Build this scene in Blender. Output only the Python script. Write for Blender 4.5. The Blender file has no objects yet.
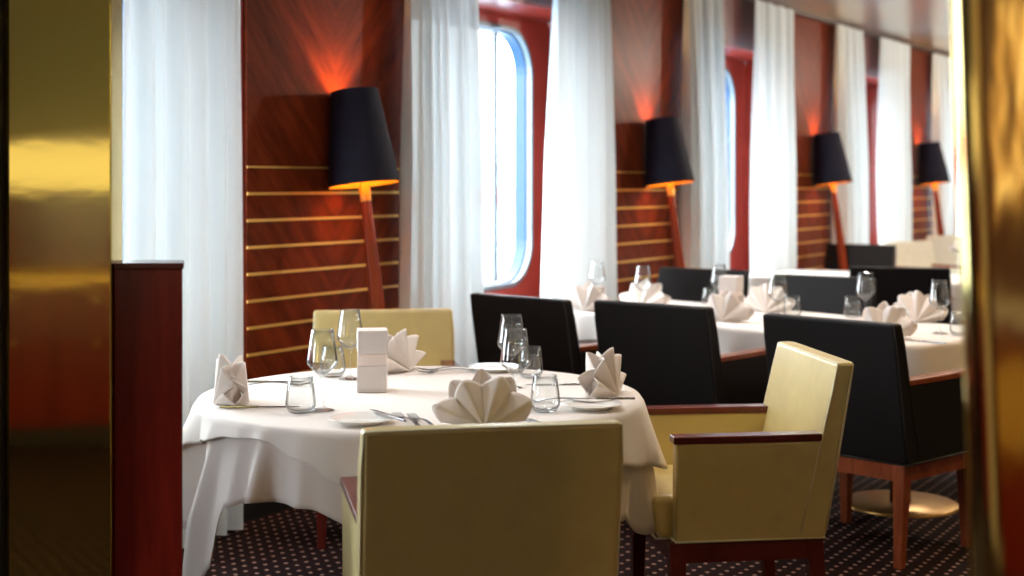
import bpy, math, random
from mathutils import Vector, Matrix

PI = math.pi
SC = bpy.context.scene
COL = SC.collection
random.seed(7)

# ------------------------------------------------------------------ camera, light, exposure
TH = math.radians(31.1)                      # view direction, measured from the window wall (+X)
CT, ST = math.cos(TH), math.sin(TH)
EYE = 1.40


def cw(lat, dep):
    """metres to the right of / in front of the viewpoint -> world X, Y"""
    return (dep * CT + lat * ST, dep * ST - lat * CT)


def wang(deg):
    """heading measured from 'to the right' (0) through 'straight ahead' (90) -> world angle"""
    return math.radians(deg) + TH - PI / 2


cam = bpy.data.cameras.new('camera')
camo = bpy.data.objects.new('camera', cam)
COL.objects.link(camo)
camo.location = (0, 0, EYE)
camo.rotation_euler = (PI / 2, 0, TH - PI / 2)
cam.lens = 50
cam.sensor_width = 36
cam.shift_y = -(288 - 183) / 1024
cam.clip_start = 0.05
cam.clip_end = 300
cam.dof.use_dof = True
cam.dof.focus_distance = 4.05
cam.dof.aperture_fstop = 2.4
SC.camera = camo

SC.view_settings.view_transform = 'Standard'
SC.view_settings.look = 'None'
SC.view_settings.gamma = 1
SC.view_settings.use_curve_mapping = False
SC.view_settings.exposure = 0.13
SC.cycles.use_denoising = True
SC.cycles.max_bounces = 10
SC.cycles.diffuse_bounces = 5
SC.cycles.glossy_bounces = 5
SC.cycles.transparent_max_bounces = 24
SC.cycles.transmission_bounces = 8
SC.cycles.sample_clamp_indirect = 6
SC.cycles.caustics_reflective = False
SC.cycles.caustics_refractive = False

SKY = 15.5                                   # overcast daylight
CEIL_W = 10.0                                # each recessed ceiling lamp
LAMP_W = 15.0                                 # bulb of a floor lamp

wd = bpy.data.worlds.new('sky')
SC.world = wd
wd.use_nodes = True
nt = wd.node_tree
nt.nodes.clear()
wo = nt.nodes.new('ShaderNodeOutputWorld')
bg = nt.nodes.new('ShaderNodeBackground')
tc = nt.nodes.new('ShaderNodeTexCoord')
sep = nt.nodes.new('ShaderNodeSeparateXYZ')
rmp = nt.nodes.new('ShaderNodeValToRGB')
nt.links.new(tc.outputs['Generated'], sep.inputs[0])
nt.links.new(sep.outputs['Z'], rmp.inputs[0])
rmp.color_ramp.elements[0].position = 0.0
rmp.color_ramp.elements[0].color = (0.40, 0.55, 0.68, 1)
rmp.color_ramp.elements[1].position = 0.04
rmp.color_ramp.elements[1].color = (0.86, 0.95, 1.0, 1)
nt.links.new(rmp.outputs[0], bg.inputs['Color'])
bg.inputs['Strength'].default_value = SKY
nt.links.new(bg.outputs[0], wo.inputs[0])

# ------------------------------------------------------------------ materials


def srgb(r, g, b):
    def f(c):
        c /= 255.0
        return c / 12.92 if c <= 0.04045 else ((c + 0.055) / 1.055) ** 2.4
    return (f(r), f(g), f(b), 1)


class NT:
    def __init__(s, name):
        s.m = bpy.data.materials.new(name)
        s.m.use_nodes = True
        s.t = s.m.node_tree
        s.b = s.t.nodes.get('Principled BSDF')
        s.o = s.t.nodes.get('Material Output')

    def n(s, typ, **kw):
        x = s.t.nodes.new(typ)
        for k, v in kw.items():
            setattr(x, k, v)
        return x

    def l(s, a, b):
        s.t.links.new(a, b)

    def math(s, op, a, b=None, c=None):
        x = s.n('ShaderNodeMath', operation=op)
        for i, v in enumerate((a, b, c)):
            if v is None:
                continue
            if isinstance(v, (int, float)):
                x.inputs[i].default_value = v
            else:
                s.l(v, x.inputs[i])
        return x.outputs[0]

    def ramp(s, fac, stops):
        r = s.n('ShaderNodeValToRGB')
        e = r.color_ramp.elements
        while len(e) < len(stops):
            e.new(0.5)
        for q, (p, c) in zip(e, stops):
            q.position = p
            q.color = c
        s.l(fac, r.inputs[0])
        return r.outputs[0]

    def coords(s, scale=(1, 1, 1), rot=(0, 0, 0), kind='Object'):
        t = s.n('ShaderNodeTexCoord')
        m = s.n('ShaderNodeMapping')
        m.inputs['Scale'].default_value = scale
        m.inputs['Rotation'].default_value = rot
        s.l(t.outputs[kind], m.inputs[0])
        return m.outputs[0]

    def noise(s, vec, scale, detail=4, rough=0.55):
        x = s.n('ShaderNodeTexNoise')
        x.inputs['Scale'].default_value = scale
        x.inputs['Detail'].default_value = detail
        x.inputs['Roughness'].default_value = rough
        s.l(vec, x.inputs['Vector'])
        return x.outputs['Fac']

    def bump(s, h, strength, dist):
        x = s.n('ShaderNodeBump')
        x.inputs['Strength'].default_value = strength
        x.inputs['Distance'].default_value = dist
        s.l(h, x.inputs['Height'])
        s.l(x.outputs[0], s.b.inputs['Normal'])

    def set(s, **kw):
        for k, v in kw.items():
            s.b.inputs[k.replace('_', ' ')].default_value = v
        return s


def plain(name, col, rough=0.5, metal=0.0, spec=0.5, noise_amt=0.08, nscale=30):
    a = NT(name)
    v = a.coords()
    n = a.noise(v, nscale)
    c2 = tuple(x * (1 - noise_amt) for x in col[:3]) + (1,)
    a.l(a.ramp(n, [(0.3, c2), (0.7, col)]), a.b.inputs['Base Color'])
    a.set(Roughness=rough, Metallic=metal)
    a.b.inputs['Specular IOR Level'].default_value = spec
    return a.m


def wood(name, dark, light, rough=0.3, scale=(1, 1, 1), rot=(0, 0, 0), spec=0.5, chevron=False):
    a = NT(name)
    t = a.n('ShaderNodeTexCoord')
    vec = t.outputs['Object']
    if chevron:
        sp = a.n('ShaderNodeSeparateXYZ')
        a.l(vec, sp.inputs[0])
        ax = a.math('ABSOLUTE', sp.outputs[0])
        along = a.math('ADD', a.math('MULTIPLY', ax, 0.75), a.math('MULTIPLY', sp.outputs[2], -0.66))
        acr = a.math('ADD', a.math('MULTIPLY', ax, 0.66), a.math('MULTIPLY', sp.outputs[2], 0.75))
        cb = a.n('ShaderNodeCombineXYZ')
        a.l(a.math('MULTIPLY', along, 9.0), cb.inputs[0])
        a.l(a.math('MULTIPLY', acr, 1.1), cb.inputs[1])
        vec = cb.outputs[0]
    else:
        m = a.n('ShaderNodeMapping')
        m.inputs['Scale'].default_value = scale
        m.inputs['Rotation'].default_value = rot
        a.l(vec, m.inputs[0])
        vec = m.outputs[0]
    n1 = a.noise(vec, 1.6, 6, 0.62)
    n2 = a.noise(vec, 9.0, 3, 0.6)
    f = a.math('ADD', a.math('MULTIPLY', n1, 0.75), a.math('MULTIPLY', n2, 0.25))
    a.l(a.ramp(f, [(0.32, dark), (0.68, light)]), a.b.inputs['Base Color'])
    a.set(Roughness=rough)
    a.b.inputs['Specular IOR Level'].default_value = spec
    a.b.inputs['Coat Weight'].default_value = 0.0 if chevron else 0.06
    a.b.inputs['Coat Roughness'].default_value = 0.15
    return a.m


def leather(name, col, rough=0.42, spec=0.45):
    a = NT(name)
    v = a.coords()
    n = a.noise(v, 14, 3)
    c2 = tuple(x * 0.9 for x in col[:3]) + (1,)
    a.l(a.ramp(n, [(0.3, c2), (0.7, col)]), a.b.inputs['Base Color'])
    vo = a.n('ShaderNodeTexVoronoi')
    vo.inputs['Scale'].default_value = 380
    a.l(v, vo.inputs['Vector'])
    a.bump(vo.outputs['Distance'], 0.12, 0.001)
    a.set(Roughness=rough)
    a.b.inputs['Specular IOR Level'].default_value = spec
    return a.m


def linen(name, col, transl=0.15, bump=0.15, wr=0.0, crease=False):
    a = NT(name)
    v = a.coords()
    n = a.noise(v, 420, 2)
    h = n
    if wr:
        h = a.math('ADD', a.math('MULTIPLY', n, 0.1), a.math('MULTIPLY', a.noise(v, 7, 3), wr))
    if crease:
        sp = a.n('ShaderNodeSeparateXYZ')
        a.l(v, sp.inputs[0])
        for k, ax in ((0, 0), (1, 1)):
            q = a.math('ABSOLUTE', a.math('ADD', sp.outputs[ax], 0.07))
            q = a.math('MAXIMUM', a.math('SUBTRACT', 1.0, a.math('MULTIPLY', q, 70)), 0.0)
            h = a.math('ADD', h, a.math('MULTIPLY', q, 0.35))
    a.b.inputs['Base Color'].default_value = col
    a.bump(h, bump, 0.004 if not wr else 0.02)
    a.set(Roughness=0.75)
    a.b.inputs['Specular IOR Level'].default_value = 0.2
    a.b.inputs['Sheen Weight'].default_value = 0.15
    tr = a.n('ShaderNodeBsdfTranslucent')
    tr.inputs[0].default_value = col
    mx = a.n('ShaderNodeMixShader')
    mx.inputs[0].default_value = transl
    a.l(a.b.outputs[0], mx.inputs[1])
    a.l(tr.outputs[0], mx.inputs[2])
    a.l(mx.outputs[0], a.o.inputs[0])
    return a.m


def glassy(name, tint=(0.97, 0.98, 0.98, 1), boost=0.35, rough=0.01, base=0.02, edge=0.9):
    """thin clear glass: passes light, mirrors at grazing angles"""
    a = NT(name)
    a.t.nodes.remove(a.b)
    tr = a.n('ShaderNodeBsdfTransparent')
    tr.inputs[0].default_value = tint
    lw0 = a.n('ShaderNodeLayerWeight')
    lw0.inputs[0].default_value = 0.5
    a.l(a.ramp(lw0.outputs['Facing'], [(0.38, tint), (0.95, tuple(c * edge for c in tint[:3]) + (1,))]), tr.inputs[0])
    gl = a.n('ShaderNodeBsdfGlossy')
    gl.inputs['Color'].default_value = (1, 1, 1, 1)
    gl.inputs['Roughness'].default_value = rough
    lw = a.n('ShaderNodeLayerWeight')
    lw.inputs[0].default_value = 0.5
    p = a.math('POWER', lw.outputs['Facing'], 3.2)
    f = a.math('ADD', a.math('MULTIPLY', p, boost), base)
    mx = a.n('ShaderNodeMixShader')
    a.l(f, mx.inputs[0])
    a.l(tr.outputs[0], mx.inputs[1])
    a.l(gl.outputs[0], mx.inputs[2])
    a.l(mx.outputs[0], a.o.inputs[0])
    return a.m


def emissive(name, col, strength):
    a = NT(name)
    a.b.inputs['Base Color'].default_value = (0.8, 0.7, 0.5, 1)
    a.b.inputs['Emission Color'].default_value = col
    a.b.inputs['Emission Strength'].default_value = strength
    return a.m


def mat_carpet():
    a = NT('carpet')
    v = a.coords()
    sp = a.n('ShaderNodeSeparateXYZ')
    a.l(v, sp.inputs[0])
    S = 0.053
    r = 0.0
    u = a.math('ADD', a.math('MULTIPLY', sp.outputs[0], math.cos(r) / S), a.math('MULTIPLY', sp.outputs[1], math.sin(r) / S))
    w = a.math('ADD', a.math('MULTIPLY', sp.outputs[0], -math.sin(r) / S), a.math('MULTIPLY', sp.outputs[1], math.cos(r) / S))
    fu = a.math('SUBTRACT', a.math('FRACT', u), 0.5)
    fw = a.math('SUBTRACT', a.math('FRACT', w), 0.5)
    d = a.math('SQRT', a.math('ADD', a.math('MULTIPLY', fu, fu), a.math('MULTIPLY', fw, fw)))
    dot = a.math('LESS_THAN', d, 0.15)
    n = a.noise(v, 60, 3)
    mixc = a.n('ShaderNodeMix', data_type='RGBA')
    a.l(dot, mixc.inputs[0])
    a.l(a.ramp(n, [(0.3, srgb(22, 10, 10)), (0.7, srgb(34, 17, 17))]), mixc.inputs[6])
    mixc.inputs[7].default_value = srgb(166, 132, 118)
    a.l(mixc.outputs[2], a.b.inputs['Base Color'])
    a.bump(a.noise(v, 500, 2), 0.4, 0.003)
    a.set(Roughness=0.95)
    a.b.inputs['Specular IOR Level'].default_value = 0.1
    return a.m


def mat_ceiling():
    a = NT('ceiling_slats')
    v = a.coords()
    sp = a.n('ShaderNodeSeparateXYZ')
    a.l(v, sp.inputs[0])
    f = a.math('FRACT', a.math('MULTIPLY', sp.outputs[0], 1 / 0.15))
    groove = a.math('LESS_THAN', f, 0.07)
    mixc = a.n('ShaderNodeMix', data_type='RGBA')
    a.l(groove, mixc.inputs[0])
    mixc.inputs[6].default_value = srgb(232, 226, 216)
    mixc.inputs[7].default_value = srgb(120, 105, 95)
    a.l(mixc.outputs[2], a.b.inputs['Base Color'])
    a.set(Roughness=0.22, Metallic=0.5)
    w = a.math('SINE', a.math('MULTIPLY', f, 2 * PI))
    a.bump(w, 0.05, 0.002)
    return a.m


def mat_brass(name, col, rough, wav, scale):
    a = NT(name)
    v = a.coords(scale=scale)
    n = a.noise(v, 2.2, 3, 0.5)
    n2 = a.noise(v, 14, 2, 0.5)
    h = a.math('ADD', n, a.math('MULTIPLY', n2, 0.06))
    a.bump(h, wav, 0.05)
    a.b.inputs['Base Color'].default_value = col
    a.set(Roughness=rough, Metallic=1.0)
    return a.m


M = {}
M['mahogany_panel'] = wood('mahogany_panel', srgb(66, 22, 10), srgb(128, 52, 24), rough=0.34, spec=0.06, chevron=True)
M['mahogany_wall'] = wood('mahogany_wall', srgb(72, 26, 20), srgb(104, 40, 30), rough=0.32, scale=(6, 6, 1))
M['mahogany_cab'] = wood('mahogany_cab', srgb(96, 18, 10), srgb(148, 38, 22), rough=0.25, scale=(7, 7, 0.8))
M['chair_wood'] = wood('chair_wood', srgb(108, 46, 24), srgb(160, 84, 48), rough=0.25, scale=(12, 3, 2))
M['chair_wood_dark'] = wood('chair_wood_dark', srgb(80, 28, 24), srgb(112, 42, 34), rough=0.25, scale=(12, 3, 2))
M['lamp_wood'] = wood('lamp_wood', srgb(110, 36, 16), srgb(160, 62, 30), rough=0.2, scale=(20, 20, 1.5))
M['red_lacquer'] = plain('red_lacquer', srgb(148, 50, 38), rough=0.3, noise_amt=0.12, nscale=3)
M['cornice'] = plain('cornice_dark', srgb(52, 26, 24), rough=0.4)
M['brass_line'] = plain('brass_line', srgb(240, 190, 100), rough=0.42, metal=0.6)
M['gold'] = plain('gold_lining', srgb(255, 190, 60), rough=0.4, metal=0.35)
M['cream'] = leather('cream_leather', srgb(214, 194, 132), rough=0.36, spec=0.6)
M['cream_pipe'] = leather('cream_piping', srgb(226, 212, 170))
M['black'] = leather('black_leather', srgb(20, 16, 16), rough=0.55, spec=0.2)
M['black_pipe'] = leather('black_piping', srgb(38, 34, 34), rough=0.5)
M['white_leather'] = leather('white_leather', srgb(224, 218, 200))
M['shade'] = leather('black_lampshade', srgb(24, 21, 36), rough=0.75, spec=0.2)
M['cloth'] = linen('white_damask', srgb(240, 232, 226), 0.12, 0.14, 0.25, True)
M['cloth_under'] = linen('white_undercloth', srgb(232, 222, 216), 0.12, 0.12, 0.25)
M['napkin'] = linen('white_napkin', srgb(244, 236, 230), 0.22, 0.1, 0.12)
M['porcelain'] = plain('porcelain', srgb(246, 243, 238), rough=0.12, noise_amt=0.01)
M['steel'] = plain('cutlery_steel', srgb(135, 135, 138), rough=0.2, metal=1.0, noise_amt=0.02)
M['glass'] = glassy('drinking_glass', boost=0.8, base=0.05, edge=0.28)
M['pane'] = glassy('window_pane', boost=0.3, base=0.02)
M['box_white'] = plain('white_ceramic', srgb(236, 228, 224), rough=0.4, noise_amt=0.03)
M['box_band'] = linen('frosted_band', srgb(250, 240, 234), 0.4, 0.02)
M['carpet'] = mat_carpet()
M['ceiling'] = mat_ceiling()
M['brass_mirror'] = mat_brass('polished_brass', srgb(206, 182, 104), 0.06, 0.012, (1, 1, 2.2))
M['brass_pillar'] = mat_brass('brass_pillar', srgb(216, 190, 122), 0.09, 0.14, (2, 2, 0.5))
M['brass_disc'] = plain('brass_disc', srgb(205, 160, 92), rough=0.3, metal=0.9)
M['silver'] = plain('silver_frame', srgb(120, 126, 130), rough=0.3, metal=0.6)
M['blue'] = plain('blue_steel', srgb(28, 74, 122), rough=0.35)
M['dark'] = plain('dark_trim', srgb(20, 16, 14), rough=0.6)
M['beige_wall'] = plain('beige_wall', srgb(208, 192, 155), rough=0.6)
M['deck'] = plain('deck_paint', srgb(150, 175, 190), rough=0.6)
M['hullwhite'] = plain('hull_white', srgb(235, 240, 245), rough=0.5)
M['palered'] = plain('pale_red', srgb(205, 110, 105), rough=0.5)


def mat_curtain():
    a = NT('sheer_curtain')
    col = srgb(236, 242, 244)
    a.b.inputs['Base Color'].default_value = col
    a.set(Roughness=0.8)
    a.b.inputs['Specular IOR Level'].default_value = 0.1
    v = a.coords(scale=(1, 1, 0.1))
    a.bump(a.noise(v, 60, 2), 0.15, 0.004)
    tr = a.n('ShaderNodeBsdfTranslucent')
    tr.inputs[0].default_value = col
    mx = a.n('ShaderNodeMixShader')
    mx.inputs[0].default_value = 0.09
    a.l(a.b.outputs[0], mx.inputs[1])
    a.l(tr.outputs[0], mx.inputs[2])
    tp = a.n('ShaderNodeBsdfTransparent')
    m2 = a.n('ShaderNodeMixShader')
    m2.inputs[0].default_value = 0.015
    a.l(mx.outputs[0], m2.inputs[1])
    a.l(tp.outputs[0], m2.inputs[2])
    a.l(m2.outputs[0], a.o.inputs[0])
    return a.m


M['curtain'] = mat_curtain()

# ------------------------------------------------------------------ mesh helpers


class MB:
    def __init__(s):
        s.v, s.f = [], []

    def add(s, vs, fs):
        o = len(s.v)
        s.v += [tuple(p) for p in vs]
        s.f += [tuple(i + o for i in f) for f in fs]
        return s

    def hexa(s, b, t):
        """four bottom and four top corners, both counter-clockwise from above"""
        return s.add(list(b) + list(t), [(3, 2, 1, 0), (4, 5, 6, 7), (0, 1, 5, 4), (1, 2, 6, 5), (2, 3, 7, 6), (3, 0, 4, 7)])

    def box(s, x0, x1, y0, y1, z0, z1):
        return s.hexa([(x0, y0, z0), (x1, y0, z0), (x1, y1, z0), (x0, y1, z0)],
                      [(x0, y0, z1), (x1, y0, z1), (x1, y1, z1), (x0, y1, z1)])

    def lathe(s, prof, n=32, cx=0, cy=0, cap0=False, cap1=False):
        o = len(s.v)
        for r, z in prof:
            for k in range(n):
                a = 2 * PI * k / n
                s.v.append((cx + r * math.cos(a), cy + r * math.sin(a), z))
        for i in range(len(prof) - 1):
            for k in range(n):
                k2 = (k + 1) % n
                s.f.append((o + i * n + k, o + i * n + k2, o + (i + 1) * n + k2, o + (i + 1) * n + k))
        if cap0:
            s.f.append(tuple(o + k for k in reversed(range(n))))
        if cap1:
            b = o + (len(prof) - 1) * n
            s.f.append(tuple(b + k for k in range(n)))
        return s

    def tube(s, pts, r, n=8, closed=False):
        o = len(s.v)
        P = [Vector(p) for p in pts]
        m = len(P)
        rr = r if isinstance(r, (list, tuple)) else [r] * m
        for i, p in enumerate(P):
            if closed:
                d = P[(i + 1) % m] - P[i - 1]
            else:
                d = P[min(i + 1, m - 1)] - P[max(i - 1, 0)]
            d.normalize()
            up = Vector((0, 0, 1)) if abs(d.z) < 0.9 else Vector((0, 1, 0))
            a = d.cross(up).normalized()
            b = d.cross(a)
            for k in range(n):
                t = 2 * PI * k / n
                s.v.append(tuple(p + rr[i] * (math.cos(t) * a + math.sin(t) * b)))
        for i in range(m if closed else m - 1):
            j = (i + 1) % m
            for k in range(n):
                k2 = (k + 1) % n
                s.f.append((o + i * n + k, o + i * n + k2, o + j * n + k2, o + j * n + k))
        if not closed:
            s.f.append(tuple(o + k for k in reversed(range(n))))
            s.f.append(tuple(o + (m - 1) * n + k for k in range(n)))
        return s

    def grid(s, fn, nu, nv):
        o = len(s.v)
        for j in range(nv + 1):
            for i in range(nu + 1):
                s.v.append(tuple(fn(i / nu, j / nv)))
        for j in range(nv):
            for i in range(nu):
                a = o + j * (nu + 1) + i
                s.f.append((a, a + 1, a + nu + 2, a + nu + 1))
        return s

    def build(s, name, mat, parent=None, smooth=False, bevel=0, seg=3, solid=0, subsurf=0, angle=40):
        me = bpy.data.meshes.new(name)
        me.from_pydata(s.v, [], s.f)
        me.validate()
        me.update()
        me.materials.append(mat)
        o = bpy.data.objects.new(name, me)
        COL.objects.link(o)
        if parent:
            o.parent = parent
        if smooth or bevel:
            for p in me.polygons:
                p.use_smooth = True
        if solid:
            md = o.modifiers.new('thickness', 'SOLIDIFY')
            md.thickness = solid
            md.offset = 0
        if bevel:
            md = o.modifiers.new('bevel', 'BEVEL')
            md.width = bevel
            md.segments = seg
            md.limit_method = 'ANGLE'
            md.angle_limit = math.radians(35)
            md.harden_normals = True
        if subsurf:
            md = o.modifiers.new('sub', 'SUBSURF')
            md.levels = md.render_levels = subsurf
        return o


def tag(o, label=None, cat=None, group=None, kind=None):
    if label:
        o['label'] = label
    if cat:
        o['category'] = cat
    if group:
        o['group'] = group
    if kind:
        o['kind'] = kind
    return o


def empty(name, loc=(0, 0, 0), rz=0.0):
    o = bpy.data.objects.new(name, None)
    COL.objects.link(o)
    o.location = loc
    o.rotation_euler = (0, 0, rz)
    o.empty_display_size = 0.1
    return o


def struct(o):
    o['kind'] = 'structure'
    return o


def copy_tree(o, parent=None):
    c = o.copy()
    COL.objects.link(c)
    if parent:
        c.parent = parent
    for ch in list(o.children):
        copy_tree(ch, c)
    return c


class Kind:
    """first use places the prototype itself, later uses place copies of it"""

    def __init__(s, make):
        s.make, s.proto, s.used = make, None, False

    def put(s, loc, rz, label, cat, group=None):
        if s.proto is None:
            s.proto = s.make()
            o = s.proto
        else:
            o = copy_tree(s.proto)
        o.location = loc
        o.rotation_euler = (0, 0, rz)
        return tag(o, label, cat, group)


# ------------------------------------------------------------------ room
CEIL = 2.80
WALL = 4.0
REC = 4.376                                  # plane of the window glass
WC = [0.255 + 3.21 * i for i in range(6)]     # window centres along the wall
HO = 1.012                                   # half width of a window recess
Z_SILL, Z_HEAD = 0.50, 2.39

fl = MB().box(-6, 20, -5.2, REC + 0.1, -0.1, 0.0).build('floor', M['carpet'])
struct(fl)
ce = MB().box(-6, 20, -5.2, REC + 0.1, CEIL, CEIL + 0.1).build('ceiling', M['ceiling'])
struct(ce)

w = MB()
edges = [-5.6] + [e for c in WC for e in (c - HO, c + HO)] + [20.0]
for i in range(0, len(edges), 2):
    w.box(edges[i], edges[i + 1], WALL, REC + 0.08, 0, CEIL)
for c in WC:
    w.box(c - HO, c + HO, WALL, REC + 0.08, Z_HEAD + 0.02, CEIL)
    w.box(c - HO, c + HO, WALL, REC + 0.08, 0, Z_SILL - 0.02)
struct(w.build('wall_north', M['mahogany_wall']))
struct(MB().box(-2, 20, -5.3, -5.2, 0, CEIL).build('wall_south', M['beige_wall']))
struct(MB().box(20, 20.1, -5.2, REC, 0, CEIL).build('wall_east', M['beige_wall']))
# entrance wall behind the viewpoint, square to the brass screens
ew = MB().box(-6.2, 5.6, -0.12, 0, 0, CEIL).build('wall_entrance', M['beige_wall'])
ex, ey = cw(0, -1.9)
ew.location = (ex, ey, 0)
ew.rotation_euler = (0, 0, TH - PI / 2)
struct(ew)
struct(MB().box(-5.6, 20, WALL - 0.02, WALL, 0, 0.10).build('baseboard_north', M['dark']))
co = MB().box(-5.6, 20, WALL - 0.05, WALL - 0.001, CEIL - 0.035, CEIL - 0.001).build('trim_1', M['cornice'])
struct(co)


GOX = -0.10                                  # the glass sits a little off the middle of its recess


def rrect(hx, z0, z1, r, y, n=8):
    """rounded rectangle in the XZ plane, counter-clockwise"""
    pts = []
    for cx, cz, a0 in ((hx - r, z1 - r, 0), (-hx + r, z1 - r, 90), (-hx + r, z0 + r, 180), (hx - r, z0 + r, 270)):
        for k in range(n + 1):
            a = math.radians(a0 + 90 * k / n)
            pts.append((GOX + cx + r * math.cos(a), y, cz + r * math.sin(a)))
    return pts


def ring(mb, loops):
    """quads between successive loops of equal length"""
    o = len(mb.v)
    n = len(loops[0])
    for L in loops:
        mb.v += [tuple(p) for p in L]
    for i in range(len(loops) - 1):
        for k in range(n):
            k2 = (k + 1) % n
            mb.f.append((o + i * n + k, o + i * n + k2, o + (i + 1) * n + k2, o + (i + 1) * n + k))
    return mb


GZ0, GZ1, GHX, GR = 0.79, 2.315, 0.875, 0.26
for i, c in enumerate(WC):
    root = empty('window_%d' % (i + 1), (c, 0, 0))
    struct(root)
    # red lacquered casing: plate with the rounded opening, reveals, soffit and sill
    mb = MB()
    inner = rrect(GHX, GZ0, GZ1, GR, REC - 0.02)
    outer = []
    for (x, y, z) in inner:
        zc = (GZ0 + GZ1) / 2
        dx, dz = x - GOX, z - zc
        tx = (HO - 0.001 - math.copysign(1, dx) * GOX) / abs(dx) if abs(dx) > 1e-6 else 1e9
        lim = (Z_HEAD - zc) if dz > 0 else (zc - Z_SILL)
        tz = lim / abs(dz) if abs(dz) > 1e-6 else 1e9
        t = min(tx, tz)
        outer.append((GOX + dx * t, REC - 0.02, zc + dz * t))
    innerb = [(x, REC + 0.0, z) for x, y, z in inner]
    ring(mb, [outer, inner, innerb])
    y0 = WALL + 0.002
    t = 0.018
    mb.box(-HO, -HO + t, y0, REC - 0.02, Z_SILL, Z_HEAD)
    mb.box(HO - t, HO, y0, REC - 0.02, Z_SILL, Z_HEAD)
    mb.box(-HO, HO, y0, REC - 0.02, Z_HEAD, Z_HEAD + t)
    mb.box(-HO, HO, y0, REC - 0.02, Z_SILL - t, Z_SILL)
    cs = mb.build('casing', M['red_lacquer'], root)
    # thin metal frame round the glass
    fr = MB()
    a = rrect(GHX + 0.01, GZ0 - 0.01, GZ1 + 0.01, GR + 0.01, REC - 0.03)
    b = rrect(GHX - 0.016, GZ0 + 0.016, GZ1 - 0.016, GR - 0.016, REC - 0.03)
    b2 = rrect(GHX - 0.016, GZ0 + 0.016, GZ1 - 0.016, GR - 0.016, REC + 0.008)
    a2 = rrect(GHX + 0.01, GZ0 - 0.01, GZ1 + 0.01, GR + 0.01, REC + 0.008)
    ring(fr, [a, b, b2, a2, a])
    fr.build('frame', M['silver'], root, smooth=False)
    MB().box(0.35, 0.385, REC - 0.025, REC + 0.008, GZ0 + 0.035, GZ1 - 0.035).build('mullion', M['silver'], root, bevel=0.006)
    pn = MB()
    pl = rrect(GHX - 0.0155, GZ0 + 0.0155, GZ1 - 0.0155, GR - 0.0155, REC)
    pn.v += pl
    pn.f.append(tuple(range(len(pl))))
    pn.build('pane', M['pane'], root)
    # blue steel rim of the outer hull
    of = MB()
    a = rrect(GHX + 0.02, GZ0 - 0.02, GZ1 + 0.02, GR + 0.02, REC + 0.009)
    b = rrect(GHX - 0.025, GZ0 + 0.025, GZ1 - 0.025, GR - 0.025, REC + 0.009)
    b2 = rrect(GHX - 0.025, GZ0 + 0.025, GZ1 - 0.025, GR - 0.025, REC + 0.085)
    a2 = rrect(GHX + 0.02, GZ0 - 0.02, GZ1 + 0.02, GR + 0.02, REC + 0.085)
    ring(of, [a, b, b2, a2, a])
    of.build('outer_rim', M['blue'], root)
    pt = bpy.data.lights.new('daylight_portal', 'AREA')
    pt.shape = 'RECTANGLE'
    pt.size = GHX * 2
    pt.size_y = GZ1 - GZ0
    pt.cycles.is_portal = True
    po = bpy.data.objects.new('daylight_portal', pt)
    COL.objects.link(po)
    po.parent = root
    po.location = (GOX, REC + 0.17, (GZ0 + GZ1) / 2)
    po.rotation_euler = (-PI / 2, 0, 0)

# wood panels with brass inlay between the windows
DL = 0.1118
for i in range(5):
    cx = (WC[i] + WC[i + 1]) / 2
    hw = 1.605 - HO - 0.002
    pnl = MB().box(-hw, hw, -0.014, 0, 0.10, CEIL - 0.035).build('trim_%d' % (i + 2), M['mahogany_panel'])
    pnl.location = (cx, WALL - 0.0005, 0)
    struct(pnl)
    for k in range(12):
        z = 1.467 - k * DL
        if z < 0.15:
            break
        th = 0.0042 if k == 0 else 0.0062
        MB().box(-hw, hw, -0.018, -0.0142, z - th, z + th).build('brass_inlay', M['brass_line'], pnl)

# outside: promenade deck, railing and a white superstructure beyond
dk = MB().box(-8, 60, REC + 0.6, REC + 4.0, -0.35, -0.25).build('outside_deck', M['deck'])
struct(dk)
su = empty('outside_superstructure', (0, 0, 0))
struct(su)
MB().box(-5, 60, 16, 17, -4, 0.9).build('hull_side', M['hullwhite'], su)
MB().box(-5, 60, 15.98, 16, 0.9, 1.25).build('hull_stripe', M['palered'], su)
MB().box(-5, 60, 16, 17, 1.25, 1.3).build('hull_rail', M['hullwhite'], su)
rl = empty('deck_railing', (0, REC + 3.6, -0.25))
tag(rl, 'pale deck railing outside beyond the window glass', 'railing')
r_ = MB()
for z in (0.35, 0.65, 1.0):
    r_.box(-4, 40, -0.02, 0.02, z - 0.02, z + 0.02)
r_.build('rail', M['hullwhite'], rl)
for k in range(20):
    MB().box(-3 + 2.2 * k - 0.025, -3 + 2.2 * k + 0.025, -0.03, 0.03, 0, 1.0).build('post', M['blue'], rl)

# ------------------------------------------------------------------ recessed ceiling lamps (none stands in the frame)


def make_downlight(power=CEIL_W, colour=(1.0, 0.92, 0.86)):
    r = empty('ceiling_lamp')
    MB().lathe([(0.075, -0.004), (0.10, -0.006), (0.105, 0.0)], 28).build('trim_ring', M['silver'], r, smooth=True)
    MB().lathe([(0.0005, -0.002), (0.075, -0.002)], 28).build('diffuser', emissive('warm_diffuser', (1, 0.78, 0.5, 1), 6), r)
    L = bpy.data.lights.new('ceiling_lamp_light', 'AREA')
    L.shape = 'DISK'
    L.size = 0.15
    L.spread = math.radians(150)
    L.energy = power
    L.color = colour
    lo = bpy.data.objects.new('ceiling_lamp_light', L)
    COL.objects.link(lo)
    lo.parent = r
    lo.location = (0, 0, -0.012)
    return r


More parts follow.
